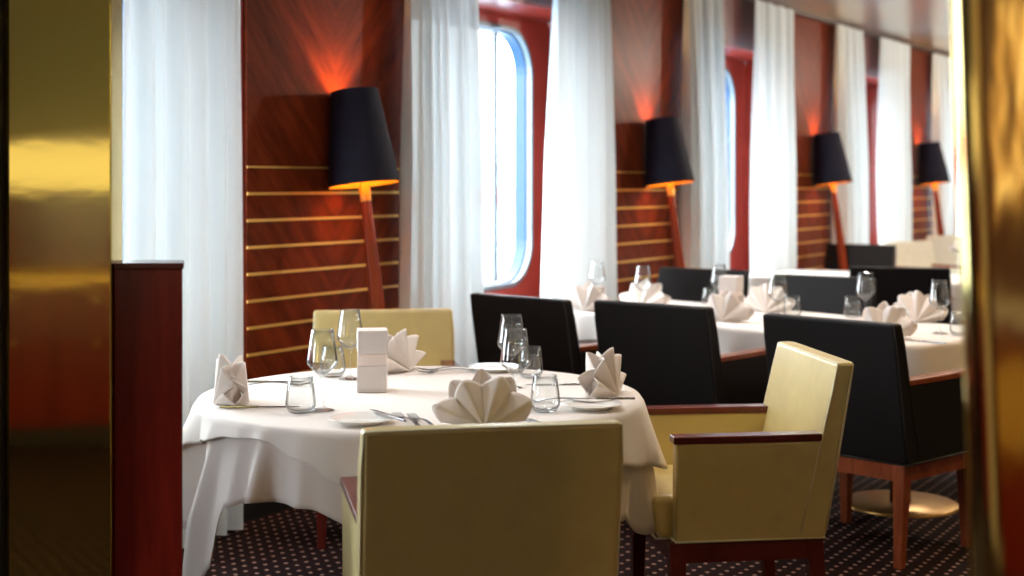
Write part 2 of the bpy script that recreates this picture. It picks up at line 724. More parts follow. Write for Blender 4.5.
K = Kind(make_downlight)
for (x, y) in [(3.3, 2.75), (4.1, 2.2), (6.4, 3.0), (6.3, 2.0), (9.8, 2.4)] + [(WC[2], 2.4), (WC[3], 2.4)]:
    K.put((x, y, CEIL), 0, 'round recessed ceiling lamp above the dining tables, outside the frame', 'ceiling lamp', 'recessed lamps above the tables')
K = Kind(lambda: make_downlight(CEIL_W * 1.7, (1.0, 0.66, 0.30)))
for (x, y) in [(x, y) for x in (5.4, 8.6, 12.0, 15.4) for y in (0.4, -2.6)] + [(2.0, -1.6), (-1.0, -0.6)]:
    K.put((x, y, CEIL), 0, 'warm recessed ceiling lamp of the inner room, outside the frame', 'ceiling lamp', 'warm recessed lamps of the inner room')


def make_fill_drum():  # unseen drum lamp, added to brighten the far ceiling
    r = empty('fill_drum')
    MB().lathe([(0.0005, 0.0), (0.05, 0.0), (0.05, -0.02), (0.0005, -0.02)], 28).build('canopy', M['silver'], r, smooth=False)
    MB().lathe([(0.012, -0.02), (0.012, -0.10)], 12).build('stem', M['silver'], r, smooth=True)
    MB().lathe([(0.0005, -0.10), (0.14, -0.105), (0.155, -0.12), (0.155, -0.20), (0.14, -0.215), (0.0005, -0.22)], 36).build('opal_drum', emissive('opal_drum', (1, 0.85, 0.65, 1), 5), r, smooth=True)
    L = bpy.data.lights.new('fill_drum_light', 'POINT')
    L.energy = 150
    L.shadow_soft_size = 0.03
    L.color = (1.0, 0.88, 0.74)
    lo = bpy.data.objects.new('fill_drum_light', L)
    COL.objects.link(lo)
    lo.parent = r
    lo.location = (0, 0.2, -0.16)
    return r


KD = Kind(make_fill_drum)
for x in (10.5, 13.5, 16.5):
    KD.put((x, 0.9, CEIL), 0, 'added opal drum lamp outside the frame, put in to brighten the ceiling', 'ceiling lamp', 'added opal drums brightening the ceiling')

# ------------------------------------------------------------------ curtains


def curtain(x0t, x1t, x0b, x1b, y, label, folds, seed, group='white window curtains'):
    rnd = random.Random(seed)
    ph = [rnd.uniform(0, 2 * PI) for _ in range(4)]
    am = [rnd.uniform(0.7, 1.2) for _ in range(4)]
    z1, z0 = CEIL - 0.04, 0.012

    def fn(u, v):
        z = z1 + (z0 - z1) * v
        xa = x0t + (x0b - x0t) * v
        xb = x1t + (x1b - x1t) * v
        uu = u + 0.022 * math.sin(u * 2 * PI * 2 + ph[0]) + 0.012 * math.sin(v * 3 + ph[1] + u * 5)
        s = math.sin(uu * folds * 2 * PI + ph[2])
        s = math.copysign(abs(s) ** 0.8, s)
        s2 = math.sin(uu * folds * 0.53 * 2 * PI + ph[3] + v * 0.7)
        amp = 0.022 + 0.030 * min(1, v * 2.2)
        return (xa + (xb - xa) * u, y + amp * am[0] * s + 0.4 * amp * am[1] * s2, z)
    o = MB().grid(fn, int(folds * 14), 26).build('curtain', M['curtain'], smooth=True)
    return tag(o, label, 'curtain', group)


YC = 3.90
cd = [
    (2.20, 2.85, 2.16, 2.90, 'white sheer curtain behind the brass screen at the far left', 7),
    (3.71, 4.36, 3.70, 4.36, 'wide white curtain directly above the low wooden partition on the left', 6.5),
    (5.49, 6.08, 5.48, 6.10, 'white curtain just right of the nearest floor lamp', 7),
    (6.94, 7.54, 6.79, 7.60, 'white curtain right of the rounded window, flaring towards the floor', 7),
    (8.71, 9.30, 8.67, 9.34, 'white curtain just right of the second floor lamp', 6),
    (9.93, 10.76, 9.85, 10.78, 'white curtain between the second lamp\'s window and the third floor lamp', 7),
    (11.84, 12.50, 11.82, 12.60, 'white curtain just right of the third floor lamp', 7),
    (13.16, 14.09, 13.08, 14.10, 'white curtain just left of the farthest floor lamp', 8),
    (15.04, 15.80, 15.02, 15.84, 'narrow white curtain just right of the farthest floor lamp', 6),
    (16.25, 17.30, 16.15, 17.35, 'farthest white curtain, a thin strip beside the right brass pillar', 7),
]
for i, (a, b, c, d, lab, nf) in enumerate(cd):
    curtain(a, b, c, d, YC, lab, nf, 11 + i)

# ------------------------------------------------------------------ floor lamps
TILT = math.radians(7.5)


def make_lamp():
    r = empty('floor_lamp')
    MB().lathe([(0.0005, 0.0), (0.13, 0.0), (0.135, 0.006), (0.13, 0.018), (0.05, 0.026), (0.0005, 0.028)], 40).build('base', M['lamp_wood'], r, smooth=True)

    def leaned(o):
        o.rotation_euler = (-TILT, 0, 0)
        return o
    st = MB()
    n = 8
    prof = [(0.046, 0.02), (0.042, 0.5), (0.034, 0.95), (0.023, 1.35)]
    st.lathe([(rr, z) for rr, z in prof], 6, cap0=True, cap1=True)
    leaned(st.build('stem', M['lamp_wood'], r, bevel=0.003, seg=2))
    leaned(MB().lathe([(0.0245, 1.33), (0.0245, 1.40), (0.016, 1.41), (0.012, 1.52)], 20, cap1=True).build('brass_neck', M['brass_line'], r, smooth=True))
    sh = MB()
    sh.lathe([(0.160, 1.405), (0.1055, 1.825)], 56)
    sho = leaned(sh.build('lamp_shade', M['shade'], r, smooth=True))
    li = MB().lathe([(0.158, 1.4055), (0.1035, 1.8245)], 56)
    li.build('lining', M['gold'], sho, smooth=True)
    rim = MB()
    rim.lathe([(0.158, 1.4055), (0.158, 1.4035), (0.1615, 1.4035), (0.1615, 1.41)], 56)
    rim.build('rim', M['shade'], sho, smooth=True)
    # reflector disc that carries the bulb holder and closes the shade towards the floor
    br = MB()
    for k in range(3):
        a = k * 2 * PI / 3
        br.tube([(0, 0, 1.5), (0.146 * math.cos(a), 0.146 * math.sin(a), 1.5)], 0.003, 6)
    br.build('spider', M['brass_line'], sho)
    bu = leaned(MB().lathe([(0.0005, 1.522), (0.014, 1.53), (0.026, 1.57), (0.03, 1.60), (0.022, 1.63), (0.0005, 1.64)], 20).build('bulb', emissive('warm_bulb', (1, 0.6, 0.22, 1), 25), r, smooth=True))
    L = bpy.data.lights.new('bulb_light', 'POINT')
    L.energy = LAMP_W
    L.color = (1.0, 0.62, 0.2)
    L.shadow_soft_size = 0.03
    lo = bpy.data.objects.new('bulb_light', L)
    COL.objects.link(lo)
    lo.parent = bu
    lo.location = (0, 0, 1.68)
    return r


K = Kind(make_lamp)
for k, lab in enumerate(['largest and nearest floor lamp, black shade leaning to the wall between two white curtains',
                         'second floor lamp from the left with black tapered shade and wooden stem',
                         'third floor lamp from the left, black shade glowing amber underneath',
                         'farthest and smallest floor lamp, black shade beside the right brass pillar']):
    K.put((5.055 + 3.21 * k, 3.63, 0), 0, lab, 'floor lamp', 'leaning floor lamps along the window wall')

# ------------------------------------------------------------------ chairs (local: seat faces +Y)


def make_chair(up, pipe, wd, name='dining_armchair', lift=0.0):
    r = empty(name)
    # backrest: raked slab
    hw = 0.293
    bk = MB()
    nseg = 8

    def prof(z):                                 # rear and front face of the back at a height
        t = (z - 0.345) / (0.866 - 0.345)
        return (-0.212 - 0.090 * t, -0.125 - 0.122 * t)
    rows = [0.345, 0.45, 0.55, 0.65, 0.75, 0.866]
    vs, fs = [], []
    for z in rows:
        ry, fy = prof(z)
        vs += [(-hw, ry, z), (hw, ry, z), (hw, fy, z), (-hw, fy, z)]
    for i in range(len(rows) - 1):
        a, b = 4 * i, 4 * (i + 1)
        for k in range(4):
            k2 = (k + 1) % 4
            fs.append((a + k, a + k2, b + k2, b + k))
    fs.append((3, 2, 1, 0))
    e = 4 * (len(rows) - 1)
    fs.append((e, e + 1, e + 2, e + 3))
    bk.add(vs, fs)
    bo = bk.build('backrest', up, r, bevel=0.014, seg=4)
    # piping along the edges of the back
    pp = MB()
    for s, dy in ((0, 0.0), (1, 0.0)):
        pts = []
        for z in (0.37, 0.5, 0.65, 0.78, 0.858):
            pts.append((-hw + 0.001, prof(z)[s], z))
        pts[-1] = (-hw + 0.006, prof(0.86)[s], 0.860)
        top = [(x, prof(0.862)[s], 0.862) for x in (-hw + 0.02, 0, hw - 0.02)]
        rgt = [(-x, y, z) for x, y, z in reversed(pts)]
        yo = 0.005 if s == 0 else -0.005
        pp.tube([(x, y + yo, z) for x, y, z in pts + top + rgt], 0.0035, 6)
    pp.build('piping', pipe, bo, smooth=True)
    for sx in (-1, 1):
        # upholstered side panel, flaring a little towards the front
        def P(xi, y, z):
            return (sx * xi, y, z)
        b = [P(0.236, -0.18, 0.345), P(0.292, -0.205, 0.345), P(0.294, 0.245, 0.345), P(0.242, 0.245, 0.345)]
        t = [P(0.236, -0.24, 0.634), P(0.292, -0.255, 0.634), P(0.296, 0.243, 0.634), P(0.244, 0.243, 0.634)]
        if sx < 0:
            b.reverse()
            t.reverse()
        MB().hexa(b, t).build('side_panel', up, r, bevel=0.008)
        b = [P(0.234, -0.20, 0.634), P(0.295, -0.20, 0.634), P(0.300, 0.252, 0.634), P(0.240, 0.252, 0.634)]
        t = [(x, y, 0.656) for x, y, z in b]
        if sx < 0:
            b.reverse()
            t.reverse()
        MB().hexa(b, t).build('armrest', wd, r, bevel=0.004, seg=2)
    MB().hexa([(-0.25, -0.16, 0.346), (0.25, -0.16, 0.346), (0.256, 0.290, 0.346), (-0.256, 0.290, 0.346)],
              [(-0.232, -0.13, 0.465), (0.232, -0.13, 0.465), (0.25, 0.315, 0.475), (-0.25, 0.315, 0.475)]).build('seat', up, r, bevel=0.022, seg=4)
    hem = [(-0.289, -0.208, 0.347), (0.289, -0.208, 0.347), (0.295, 0.246, 0.347), (0.24, 0.246, 0.347), (0.24, 0.292, 0.347), (-0.24, 0.292, 0.347), (-0.24, 0.246, 0.347), (-0.295, 0.246, 0.347)]
    MB().tube(hem, 0.004, 6, True).build('lower_piping', pipe, r, smooth=True)
    fr = MB()
    z0, z1 = 0.283, 0.346
    fr.box(-0.275, 0.275, -0.205, -0.18, z0, z1)
    fr.box(-0.288, 0.288, 0.235, 0.258, z0, z1)
    fr.hexa([(-0.275, -0.18, z0), (-0.250, -0.18, z0), (-0.265, 0.235, z0), (-0.288, 0.235, z0)],
            [(-0.275, -0.18, z1), (-0.250, -0.18, z1), (-0.265, 0.235, z1), (-0.288, 0.235, z1)])
    fr.hexa([(0.250, -0.18, z0), (0.275, -0.18, z0), (0.288, 0.235, z0), (0.265, 0.235, z0)],
            [(0.250, -0.18, z1), (0.275, -0.18, z1), (0.288, 0.235, z1), (0.265, 0.235, z1)])
    fr.build('seat_frame', wd, r)
    for sx in (-1, 1):
        for fy, ty, by, xo in ((1, 0.235, 0.240, 0.291), (0, -0.182, -0.215, 0.278)):
            a, b2 = 0.026, 0.016
            cx = sx * (xo - a)
            cb = sx * (xo - b2 - 0.002)
            MB().hexa([(cb - b2, by - b2, 0), (cb + b2, by - b2, 0), (cb + b2, by + b2, 0), (cb - b2, by + b2, 0)],
                      [(cx - a, ty - a, 0.344 + lift), (cx + a, ty - a, 0.344 + lift), (cx + a, ty + a, 0.344 + lift), (cx - a, ty + a, 0.344 + lift)]).build('leg', wd, r, bevel=0.003, seg=2)
    for ch in r.children:
        if not ch.name.startswith('leg'):
            ch.location = (0, 0, lift)
    return r


CR = Kind(lambda: make_chair(M['cream'], M['cream_pipe'], M['chair_wood_dark']))
BL = Kind(lambda: make_chair(M['black'], M['black_pipe'], M['chair_wood'], lift=0.028))
WL = Kind(lambda: make_chair(M['white_leather'], M['cream_pipe'], M['chair_wood']))
BACK = 0.27                                   # from the chair's origin to its backrest top


def chair(kind, lat, dep, head, label, group):
    """lat, dep: where the middle of the backrest's top stands; head: facing (90 = away from viewpoint)"""
    h = math.radians(head)
    la = lat + BACK * math.cos(h)
    de = dep + BACK * math.sin(h)
    x, y = cw(la, de)
    return kind.put((x, y, 0), wang(head) - PI / 2, label, 'chair', group)


G1, G2, G3 = 'cream armchairs round the near table', 'black armchairs round the middle table', 'chairs at the far tables'
chair(CR, -0.042, 3.15, 101, 'cream armchair in the foreground seen square from behind', G1)
chair(CR, 0.955, 4.52, 187, 'cream armchair seen from the side at the right of the near table', G1)
chair(CR, -0.542, 6.0, 279, 'cream armchair facing the viewer behind the near round table', G1)
chair(CR, -1.655, 4.36, 2, 'cream armchair almost hidden behind the low wooden partition', G1)
chair(BL, 0.035, 6.36, 46, 'leftmost black armchair, its back right behind the near table\'s glasses', G2)
chair(BL, 0.590, 5.98, 49, 'middle black armchair of the near row, back turned to the viewer', G2)
chair(BL, 1.190, 5.32, 43, 'large black armchair at right with its wooden legs in full view', G2)
chair(BL, 1.13, 8.40, 232, 'black armchair on the far side of the middle table, left of the white cube', G2)
chair(BL, 1.70, 7.75, 232, 'dark armchair on the far side of the middle table below the white far table', G2)
chair(BL, 2.33, 8.55, 72, 'black armchair whose high back cuts across the white far table', G2)
chair(BL, 2.78, 7.35, 235, 'dark armchair at the right end of the middle table beside the brass pillar', G2)
chair(BL, 2.88, 11.75, 236, 'small black armchair far back below the third floor lamp', G3)
chair(WL, 3.61, 13.0, 300, 'small off-white armchair far back below the farthest floor lamp', G3)
chair(WL, 4.5, 14.4, 245, 'beige armchair far back partly hidden by the right brass pillar', G3)

# ------------------------------------------------------------------ tables and cloths


def periodic(ctrl):
    ks = sorted(ctrl)

    def f(deg):
        deg %= 360
        for i, k in enumerate(ks):
            k2 = ks[(i + 1) % len(ks)]
            span = (k2 - k) % 360 or 360
            if (deg - k) % 360 < span:
                t = ((deg - k) % 360) / span
                t = t * t * (3 - 2 * t)
                return ctrl[k] * (1 - t) + ctrl[k2] * t
        return ctrl[ks[0]]
    return f


def drape(name, outline, H, dropf, radf, mat, off=0.0, rows=12):
    """outline: (x, y, nx, ny, param) all round; dropf(param) hang in metres; radf(param, hang) outward shift"""
    n = len(outline)
    mb = MB()
    vs, fs = [(0, 0, H)], []
    for s in (0.3, 0.6, 0.85, 0.97):
        for x, y, nx, ny, p in outline:
            vs.append((x * s, y * s, H))
    for j in range(rows + 1):
        t = j / rows
        for x, y, nx, ny, p in outline:
            d = dropf(p) * t
            bend = min(1.0, d / 0.012)
            r = off + 0.004 * bend + radf(p, d)
            vs.append((x + nx * r, y + ny * r, H - d * (0.6 if d < 0.006 else 1)))
    for k in range(n):
        fs.append((0, 1 + k, 1 + (k + 1) % n))
    R = 4 + rows + 1
    for i in range(R - 1):
        for k in range(n):
            k2 = (k + 1) % n
            fs.append((1 + i * n + k, 1 + (i + 1) * n + k, 1 + (i + 1) * n + k2, 1 + i * n + k2))
    mb.add(vs, fs)
    return mb.build(name, mat, smooth=True, solid=0.0025)


def round_outline(R, n=240):
    return [(R * math.cos(2 * PI * k / n), R * math.sin(2 * PI * k / n), math.cos(2 * PI * k / n), math.sin(2 * PI * k / n), 360.0 * k / n) for k in range(n)]


def rect_outline(hx, hy, r, step=0.025):
    pts = []
    per = 0
    segs = []
    for cx, cy, a0 in ((hx - r, hy - r, 0), (-hx + r, hy - r, 90), (-hx + r, -hy + r, 180), (hx - r, -hy + r, 270)):
        for k in range(9):
            a = math.radians(a0 + 90 * k / 8)
            segs.append((cx + r * math.cos(a), cy + r * math.sin(a), math.cos(a), math.sin(a)))
    out = []
    m = len(segs)
    for i in range(m):
        a, b = segs[i], segs[(i + 1) % m]
        L = math.hypot(b[0] - a[0], b[1] - a[1])
        q = max(1, int(L / step))
        for j in range(q):
            t = j / q
            nx, ny = a[2] + (b[2] - a[2]) * t, a[3] + (b[3] - a[3]) * t
            out.append((a[0] + (b[0] - a[0]) * t, a[1] + (b[1] - a[1]) * t, nx, ny, per + L * t))
        per += L
    return [(x, y, nx, ny, p / per * 360) for x, y, nx, ny, p in out]


TH_ = 0.745                                   # bare table top


def table_frame(name, outline, peds, label):
    r = empty(name)
    mb = MB()
    n = len(outline)
    vs = [(x, y, TH_ - 0.028) for x, y, *_ in outline] + [(x, y, TH_ - 0.004) for x, y, *_ in outline]
    fs = [tuple(reversed(range(n))), tuple(range(n, 2 * n))] + [(k, (k + 1) % n, n + (k + 1) % n, n + k) for k in range(n)]
    mb.add(vs, fs)
    mb.build('tabletop', M['chair_wood'], r)
    for (px, py) in peds:
        MB().lathe([(0.045, 0.012), (0.045, 0.70)], 32, px, py, True, True).build('pedestal', M['chair_wood'], r, smooth=True)
        MB().lathe([(0.0005, 0.014), (0.24, 0.012), (0.25, 0.006), (0.25, 0.0)], 48, px, py).build('base_disc', M['brass_disc'], r, smooth=True)
        MB().lathe([(0.12, 0.70), (0.12, TH_ - 0.029)], 24, px, py, True, True).build('mounting_plate', M['dark'], r)
    tag(r, label, 'table', 'cloth-covered dining tables')
    return r


# near round table
T1x, T1y = cw(-0.28, 4.37)
R1 = 0.665
ol = round_outline(R1, 400)
t1 = table_frame('round_dining_table', [(x, y, nx, ny, p) for x, y, nx, ny, p in round_outline(R1 - 0.008, 96)], [(0, 0)], 'near round table hidden under layered white cloths')
t1.location = (T1x, T1y, 0)

# angles: 0 = right of the table, 90 = far side, 180 = left, 270 = towards the viewpoint
under = periodic({0: .36, 20: .34, 45: .25, 70: .2, 110: .38, 150: .22, 172: .24, 190: .30, 203: .35, 211: .44, 217: .55, 222: .40, 226: .225, 235: .19,
                  248: .20, 262: .25, 275: .33, 290: .38, 312: .25, 330: .30, 345: .38})
top = periodic({0: .20, 30: .12, 60: .1, 95: .22, 135: .1, 165: .13, 182: .175, 194: .15, 203: .10, 214: .07, 224: .045, 236: .035, 246: .075,
                258: .135, 268: .20, 282: .25, 300: .19, 320: .13, 340: .17, 350: .20})


def fold1(p, d):
    a = math.radians(p)
    w_ = 0.020 * math.sin(5 * a + 0.8) + 0.013 * math.sin(11 * a + 2.0) + 0.007 * math.sin(19 * a)
    # crisp corner folds
    for c0, wd_, amp in ((217, 4, 0.05), (207, 5, -0.06), (197, 5, 0.06), (188, 4, -0.05), (236, 3, 0.085), (231, 3, -0.03), (246, 4, 0.03), (262, 5, 0.03), (290, 12, 0.06), (350, 9, 0.06), (20, 9, 0.04), (110, 12, 0.07)):
        q = (p - c0 + 180) % 360 - 180
        w_ += amp * max(0, 1 - abs(q) / wd_)
    k = min(1.0, d / 0.28)
    side = 1 - 0.38 * max(0.0, math.cos(a)) ** 2 if math.cos(a) > 0 else 1.0   # the cloth is tucked in at the right-hand chair
    return (0.004 + 0.11 * d + w_ * k) * side if d > 0 else 0


rot1 = TH - PI / 2
uc = drape('tablecloth', ol, TH_ + 0.001, under, fold1, M['cloth_under'], 0.0)
uc.location = (T1x, T1y, 0)
uc.rotation_euler = (0, 0, rot1)
tag(uc, 'long lower white cloth hanging to a point over the near round table', 'tablecloth', 'cloths of the near table')
tp_ = drape('tablecloth', ol, TH_ + 0.005, top, lambda p, d: fold1(p, d) + 0.18 * d, M['cloth'], 0.007)
tp_.location = (T1x, T1y, 0)
tp_.rotation_euler = (0, 0, rot1)
tag(tp_, 'short upper white cloth with wavy hem carrying the near place settings', 'tablecloth', 'cloths of the near table')
TOP1 = TH_ + 0.007


def fold2(p, d):
    a = math.radians(p)
    w_ = 0.018 * math.sin(17 * a + 0.5) + 0.012 * math.sin(31 * a + 1.0)
    return 0.004 + 0.12 * d + w_ * min(1.0, d / 0.25)


def long_table(cx, cy, ang, hx, hy, peds, n1, n2, n3):
    o_ = rect_outline(hx, hy, 0.07)
    t = table_frame('long_dining_table', rect_outline(hx - 0.01, hy - 0.01, 0.07, 0.1), peds, n1)
    t.location = (cx, cy, 0)
    t.rotation_euler = (0, 0, ang)
    u = drape('tablecloth', o_, TH_ + 0.001, lambda p: 0.26 + 0.03 * math.sin(math.radians(p * 4)), fold2, M['cloth_under'])
    tcl = drape('tablecloth', o_, TH_ + 0.005, lambda p: 0.12 + 0.025 * math.sin(math.radians(p * 6 + 40)), fold2, M['cloth'], 0.007)
    for q, lab in ((u, n2), (tcl, n3)):
        q.location = (cx, cy, 0)
        q.rotation_euler = (0, 0, ang)
        tag(q, lab, 'tablecloth', 'cloths of the long tables')
    return t


# middle long table, slightly askew to the wall
A2 = math.atan2(0.944, 0.33) - PI / 2
long_table(6.46, 2.50, A2, 0.43, 1.16, [(-0.02, -0.80), (0, 0.75)],
           'long middle table on brass disc feet behind the black armchairs',
           'lower white cloth hanging in shade over the middle table',
           'upper white cloth on the middle table below the fan napkins')
long_table(9.80, 2.78, 0.0, 0.45, 0.95, [(0, -0.6), (0, 0.6)],
           'far table standing beyond the middle table',
           'lower white cloth of the far table beyond the dark chairs',
           'bright white upper cloth of the far table, a pale band behind the dark chairs')
long_table(13.8, 2.4, 0.0, 0.42, 0.85, [(0, -0.5), (0, 0.5)],
           'farthest table beside the right brass pillar, below the last lamp',
           'lower cloth of the farthest table',
           'upper white cloth of the farthest table by the last lamp')

# ------------------------------------------------------------------ tableware


def make_wine_glass():
    p = [(0.0005, 0.006), (0.012, 0.004), (0.034, 0.0015), (0.0365, 0.0022), (0.020, 0.006), (0.008, 0.010), (0.0038, 0.018), (0.0034, 0.05), (0.0038, 0.088),
         (0.008, 0.099), (0.024, 0.112), (0.042, 0.131), (0.0445, 0.139), (0.0435, 0.147), (0.038, 0.185), (0.0315, 0.231), (0.0307, 0.2315),
         (0.0372, 0.185), (0.0427, 0.147), (0.0437, 0.139), (0.041, 0.132), (0.023, 0.1138), (0.006, 0.103), (0.0005, 0.101)]
    return MB().lathe(p, 40).build('wine_glass', M['glass'], smooth=True)


def make_tumbler():
    p = [(0.0005, 0.0), (0.026, 0.0), (0.034, 0.004), (0.0425, 0.020), (0.0435, 0.028), (0.040, 0.06), (0.0335, 0.103), (0.0325, 0.1035),
         (0.039, 0.06), (0.0424, 0.028), (0.041, 0.021), (0.032, 0.010), (0.0005, 0.008)]
    return MB().lathe(p, 40).build('tumbler', M['glass'], smooth=True)


def make_plate():
    p = [(0.0005, 0.003), (0.05, 0.003), (0.052, 0.0), (0.056, 0.0), (0.058, 0.004), (0.090, 0.014), (0.0915, 0.0155), (0.090, 0.0165), (0.060, 0.0085), (0.054, 0.006), (0.0005, 0.006)]
    return MB().lathe(p, 56).build('side_plate', M['porcelain'], smooth=True)


def make_knife():                                # along +Y, blade forward, root at the middle
    r = empty('table_knife')
    MB().hexa([(-0.004, -0.115, 0.0005), (0.004, -0.115, 0.0005), (0.0055, 0.0, 0.0005), (-0.0055, 0.0, 0.0005)],
              [(-0.003, -0.113, 0.007), (0.003, -0.113, 0.007), (0.0045, 0.0, 0.006), (-0.0045, 0.0, 0.006)]).build('handle', M['steel'], r, bevel=0.0018, seg=2)
    b = MB()
    n = 10
    pts_l, pts_r = [], []
    for i in range(n + 1):
        t = i / n
        y = t * 0.118
        wl = -0.0055
        wr = 0.0065 + 0.002 * math.sin(t * PI * 0.8)
        if t > 0.8:
            wr = wr * (1 - ((t - 0.8) / 0.2) ** 2) - 0.0055 * ((t - 0.8) / 0.2) ** 2
        pts_l.append((wl, y))
        pts_r.append((wr, y))
    vs = [(x, y, 0.002) for x, y in pts_l] + [(x, y, 0.002) for x, y in pts_r] + [(x, y, 0.0042) for x, y in pts_l] + [(x, y, 0.003) for x, y in pts_r]
    m = n + 1
    fs = []
    for i in range(n):
        fs += [(i, m + i, m + i + 1, i + 1), (2 * m + i, 2 * m + i + 1, 3 * m + i + 1, 3 * m + i), (i, i + 1, 2 * m + i + 1, 2 * m + i), (m + i, 3 * m + i, 3 * m + i + 1, m + i + 1)]
    b.add(vs, fs)
    b.build('blade', M['steel'], r)
    return r


def make_fork():
    r = empty('table_fork')
    h = MB()
    n = 12

    def zf(y):
        return 0.004 + 0.010 * max(0, math.sin((y + 0.10) / 0.15 * PI)) * (1 if y < 0.05 else 0)
    st = []
    for i in range(n + 1):
        y = -0.10 + 0.135 * i / n
        w_ = 0.006 - 0.0032 * math.sin(min(1, i / n * 1.2) * PI / 2)
        if i == n:
            w_ = 0.006
        st.append((y, w_, 0.003 + 0.008 * math.sin(i / n * PI * 0.9)))
    vs, fs = [], []
    for y, w_, z in st:
        vs += [(-w_, y, z), (w_, y, z), (w_, y, z + 0.0028), (-w_, y, z + 0.0028)]
    for i in range(n):
        a, c = 4 * i, 4 * i + 4
        for k in range(4):
            fs.append((a + k, a + (k + 1) % 4, c + (k + 1) % 4, c + k))
    fs += [(3, 2, 1, 0), (4 * n, 4 * n + 1, 4 * n + 2, 4 * n + 3)]
    h.add(vs, fs)
    h.build('handle', M['steel'], r)
    hd = MB()
    hd.hexa([(-0.006, 0.034, 0.005), (0.006, 0.034, 0.005), (0.0125, 0.058, 0.002), (-0.0125, 0.058, 0.002)],
            [(-0.006, 0.034, 0.008), (0.006, 0.034, 0.008), (0.0125, 0.058, 0.005), (-0.0125, 0.058, 0.005)])
    for k in range(4):
        x = -0.0108 + 0.0072 * k
        hd.hexa([(x - 0.0017, 0.058, 0.002), (x + 0.0017, 0.058, 0.002), (x + 0.0009, 0.100, 0.010), (x - 0.0009, 0.100, 0.010)],
                [(x - 0.0017, 0.058, 0.0045), (x + 0.0017, 0.058, 0.0045), (x + 0.0009, 0.100, 0.0118), (x - 0.0009, 0.100, 0.0118)])
    hd.build('tines', M['steel'], r)
    return r


def make_cube_light():
    r = empty('cube_lantern')
    a = 0.046
    MB().box(-a, a, -a, a, 0, 0.082).build('lower_cube', M['box_white'], r, bevel=0.003, seg=2)
    MB().box(-a + 0.001, a - 0.001, -a + 0.001, a - 0.001, 0.0825, 0.118).build('frosted_band', M['box_band'], r, bevel=0.002, seg=2)
    up = MB().box(-a - 0.001, a + 0.001, -a - 0.001, a + 0.001, 0.120, 0.192).build('upper_cube', M['box_white'], r, bevel=0.003, seg=2)
    up.rotation_euler = (0, 0, math.radians(5))
    return r


def make_napkin(seed=3):
    """linen folded into a standing double fan; the pleats radiate from a point at the foot of each face"""
    rnd = random.Random(seed)
    mb = MB()
    for side in (1, -1):
        npet = 4 if side == 1 else 5
        A = 1.50
        cuts = [-A]
        for i in range(npet):
            cuts.append(cuts[-1] + 1.0 + rnd.uniform(-0.16, 0.16))
        cuts = [-A + (c - cuts[0]) / (cuts[-1] - cuts[0]) * 2 * A for c in cuts]
        hts = [rnd.uniform(0.94, 1.05) for _ in range(npet + 1)]
        per = 12

        def fn(u, v):
            f = u * npet
            i = int(min(f, npet - 1e-6))
            q = f - i
            ang = cuts[i] + (cuts[i + 1] - cuts[i]) * q
            tri = 1 - abs(2 * q - 1)
            lobe = 0.3 * math.sin(PI * q) + 0.7 * min(1.0, tri * 1.12)
            rad = (0.124 + 0.036 * lobe) * (hts[i] * (1 - q) + hts[i + 1] * q)
            r = rad * v
            x = r * math.sin(ang) * 0.90
            z = 0.003 + 0.89 * r * max(0.0, math.cos(ang))
            y = 0.050 * (tri - 0.5) * v ** 1.2 * (1.0 - 0.25 * v)
            base = 0.052 - 0.036 * v
            return (x, -side * (base + y), z)
        mb.grid(fn, npet * per, 14)

    def core(u, v):
        a = 2 * PI * u
        rx = 0.085 * (1 - 0.6 * v)
        ry = 0.036 * (1 - 0.7 * v)
        return (rx * math.cos(a), ry * math.sin(a), 0.002 + 0.075 * v)
    mb.grid(core, 28, 5)
    return mb.build('folded_napkin', M['napkin'], smooth=True, solid=0.0022)


def lt(px, py):
    return cw(px, py)


WG, TB, PLT = Kind(make_wine_glass), Kind(make_tumbler), Kind(make_plate)
KN, FK, CU, NP = Kind(make_knife), Kind(make_fork), Kind(make_cube_light), Kind(make_napkin)


def put(kind, lat, dep, head, label, cat, group, z=TOP1):
    x, y = cw(lat, dep)
    return kind.put((x, y, z), wang(head) - PI / 2, label, cat, group)


g = 'wine glasses on the near table'
put(WG, -0.540, 4.05, 90, 'wine glass at the left of the near table, behind the left tumbler', 'wine glass', g)
put(WG, -0.534, 4.69, 90, 'wine glass on the near table just left of the white cube lantern', 'wine glass', g)
put(WG, 0.010, 4.06, 90, 'wine glass rising behind the large fan napkin', 'wine glass', g)
put(WG, -0.002, 4.50, 90, 'tallest looking wine glass, farther one of the pair before the black chair', 'wine glass', g)
g = 'tumblers on the near table'
put(TB, -0.596, 4.01, 90, 'stemless tumbler beside the left knife on the near table', 'tumbler', g)
put(TB, -0.600, 4.76, 90, 'stemless tumbler behind the left wine glasses, by the far rim', 'tumbler', g)
put(TB, 0.094, 4.03, 90, 'stemless tumbler right of the large fan napkin', 'tumbler', g)
put(TB, 0.062, 4.74, 90, 'stemless tumbler in front of the black chair, behind the wine glass pair', 'tumbler', g)
put(CU, -0.436, 4.44, 93, 'white stacked cube lantern in the middle of the near table', 'lantern', 'cube lanterns')
g = 'fan-folded napkins on the near table'
put(NP, -0.078, 3.80, 96, 'large fan-folded white napkin front and centre before the foreground chair', 'napkin', g)
put(NP, -0.825, 4.18, 196, 'fan-folded napkin seen edge-on at the left rim of the near table', 'napkin', g)
put(NP, 0.275, 4.34, 338, 'fan-folded napkin at the right rim of the near table', 'napkin', g)
put(NP, -0.395, 4.90, 332, 'rounded fan napkin behind the white cube lantern', 'napkin', g)
g = 'side plates on the near table'
put(PLT, -0.405, 3.84, 90, 'side plate left of the two forks at the front of the near table', 'plate', g)
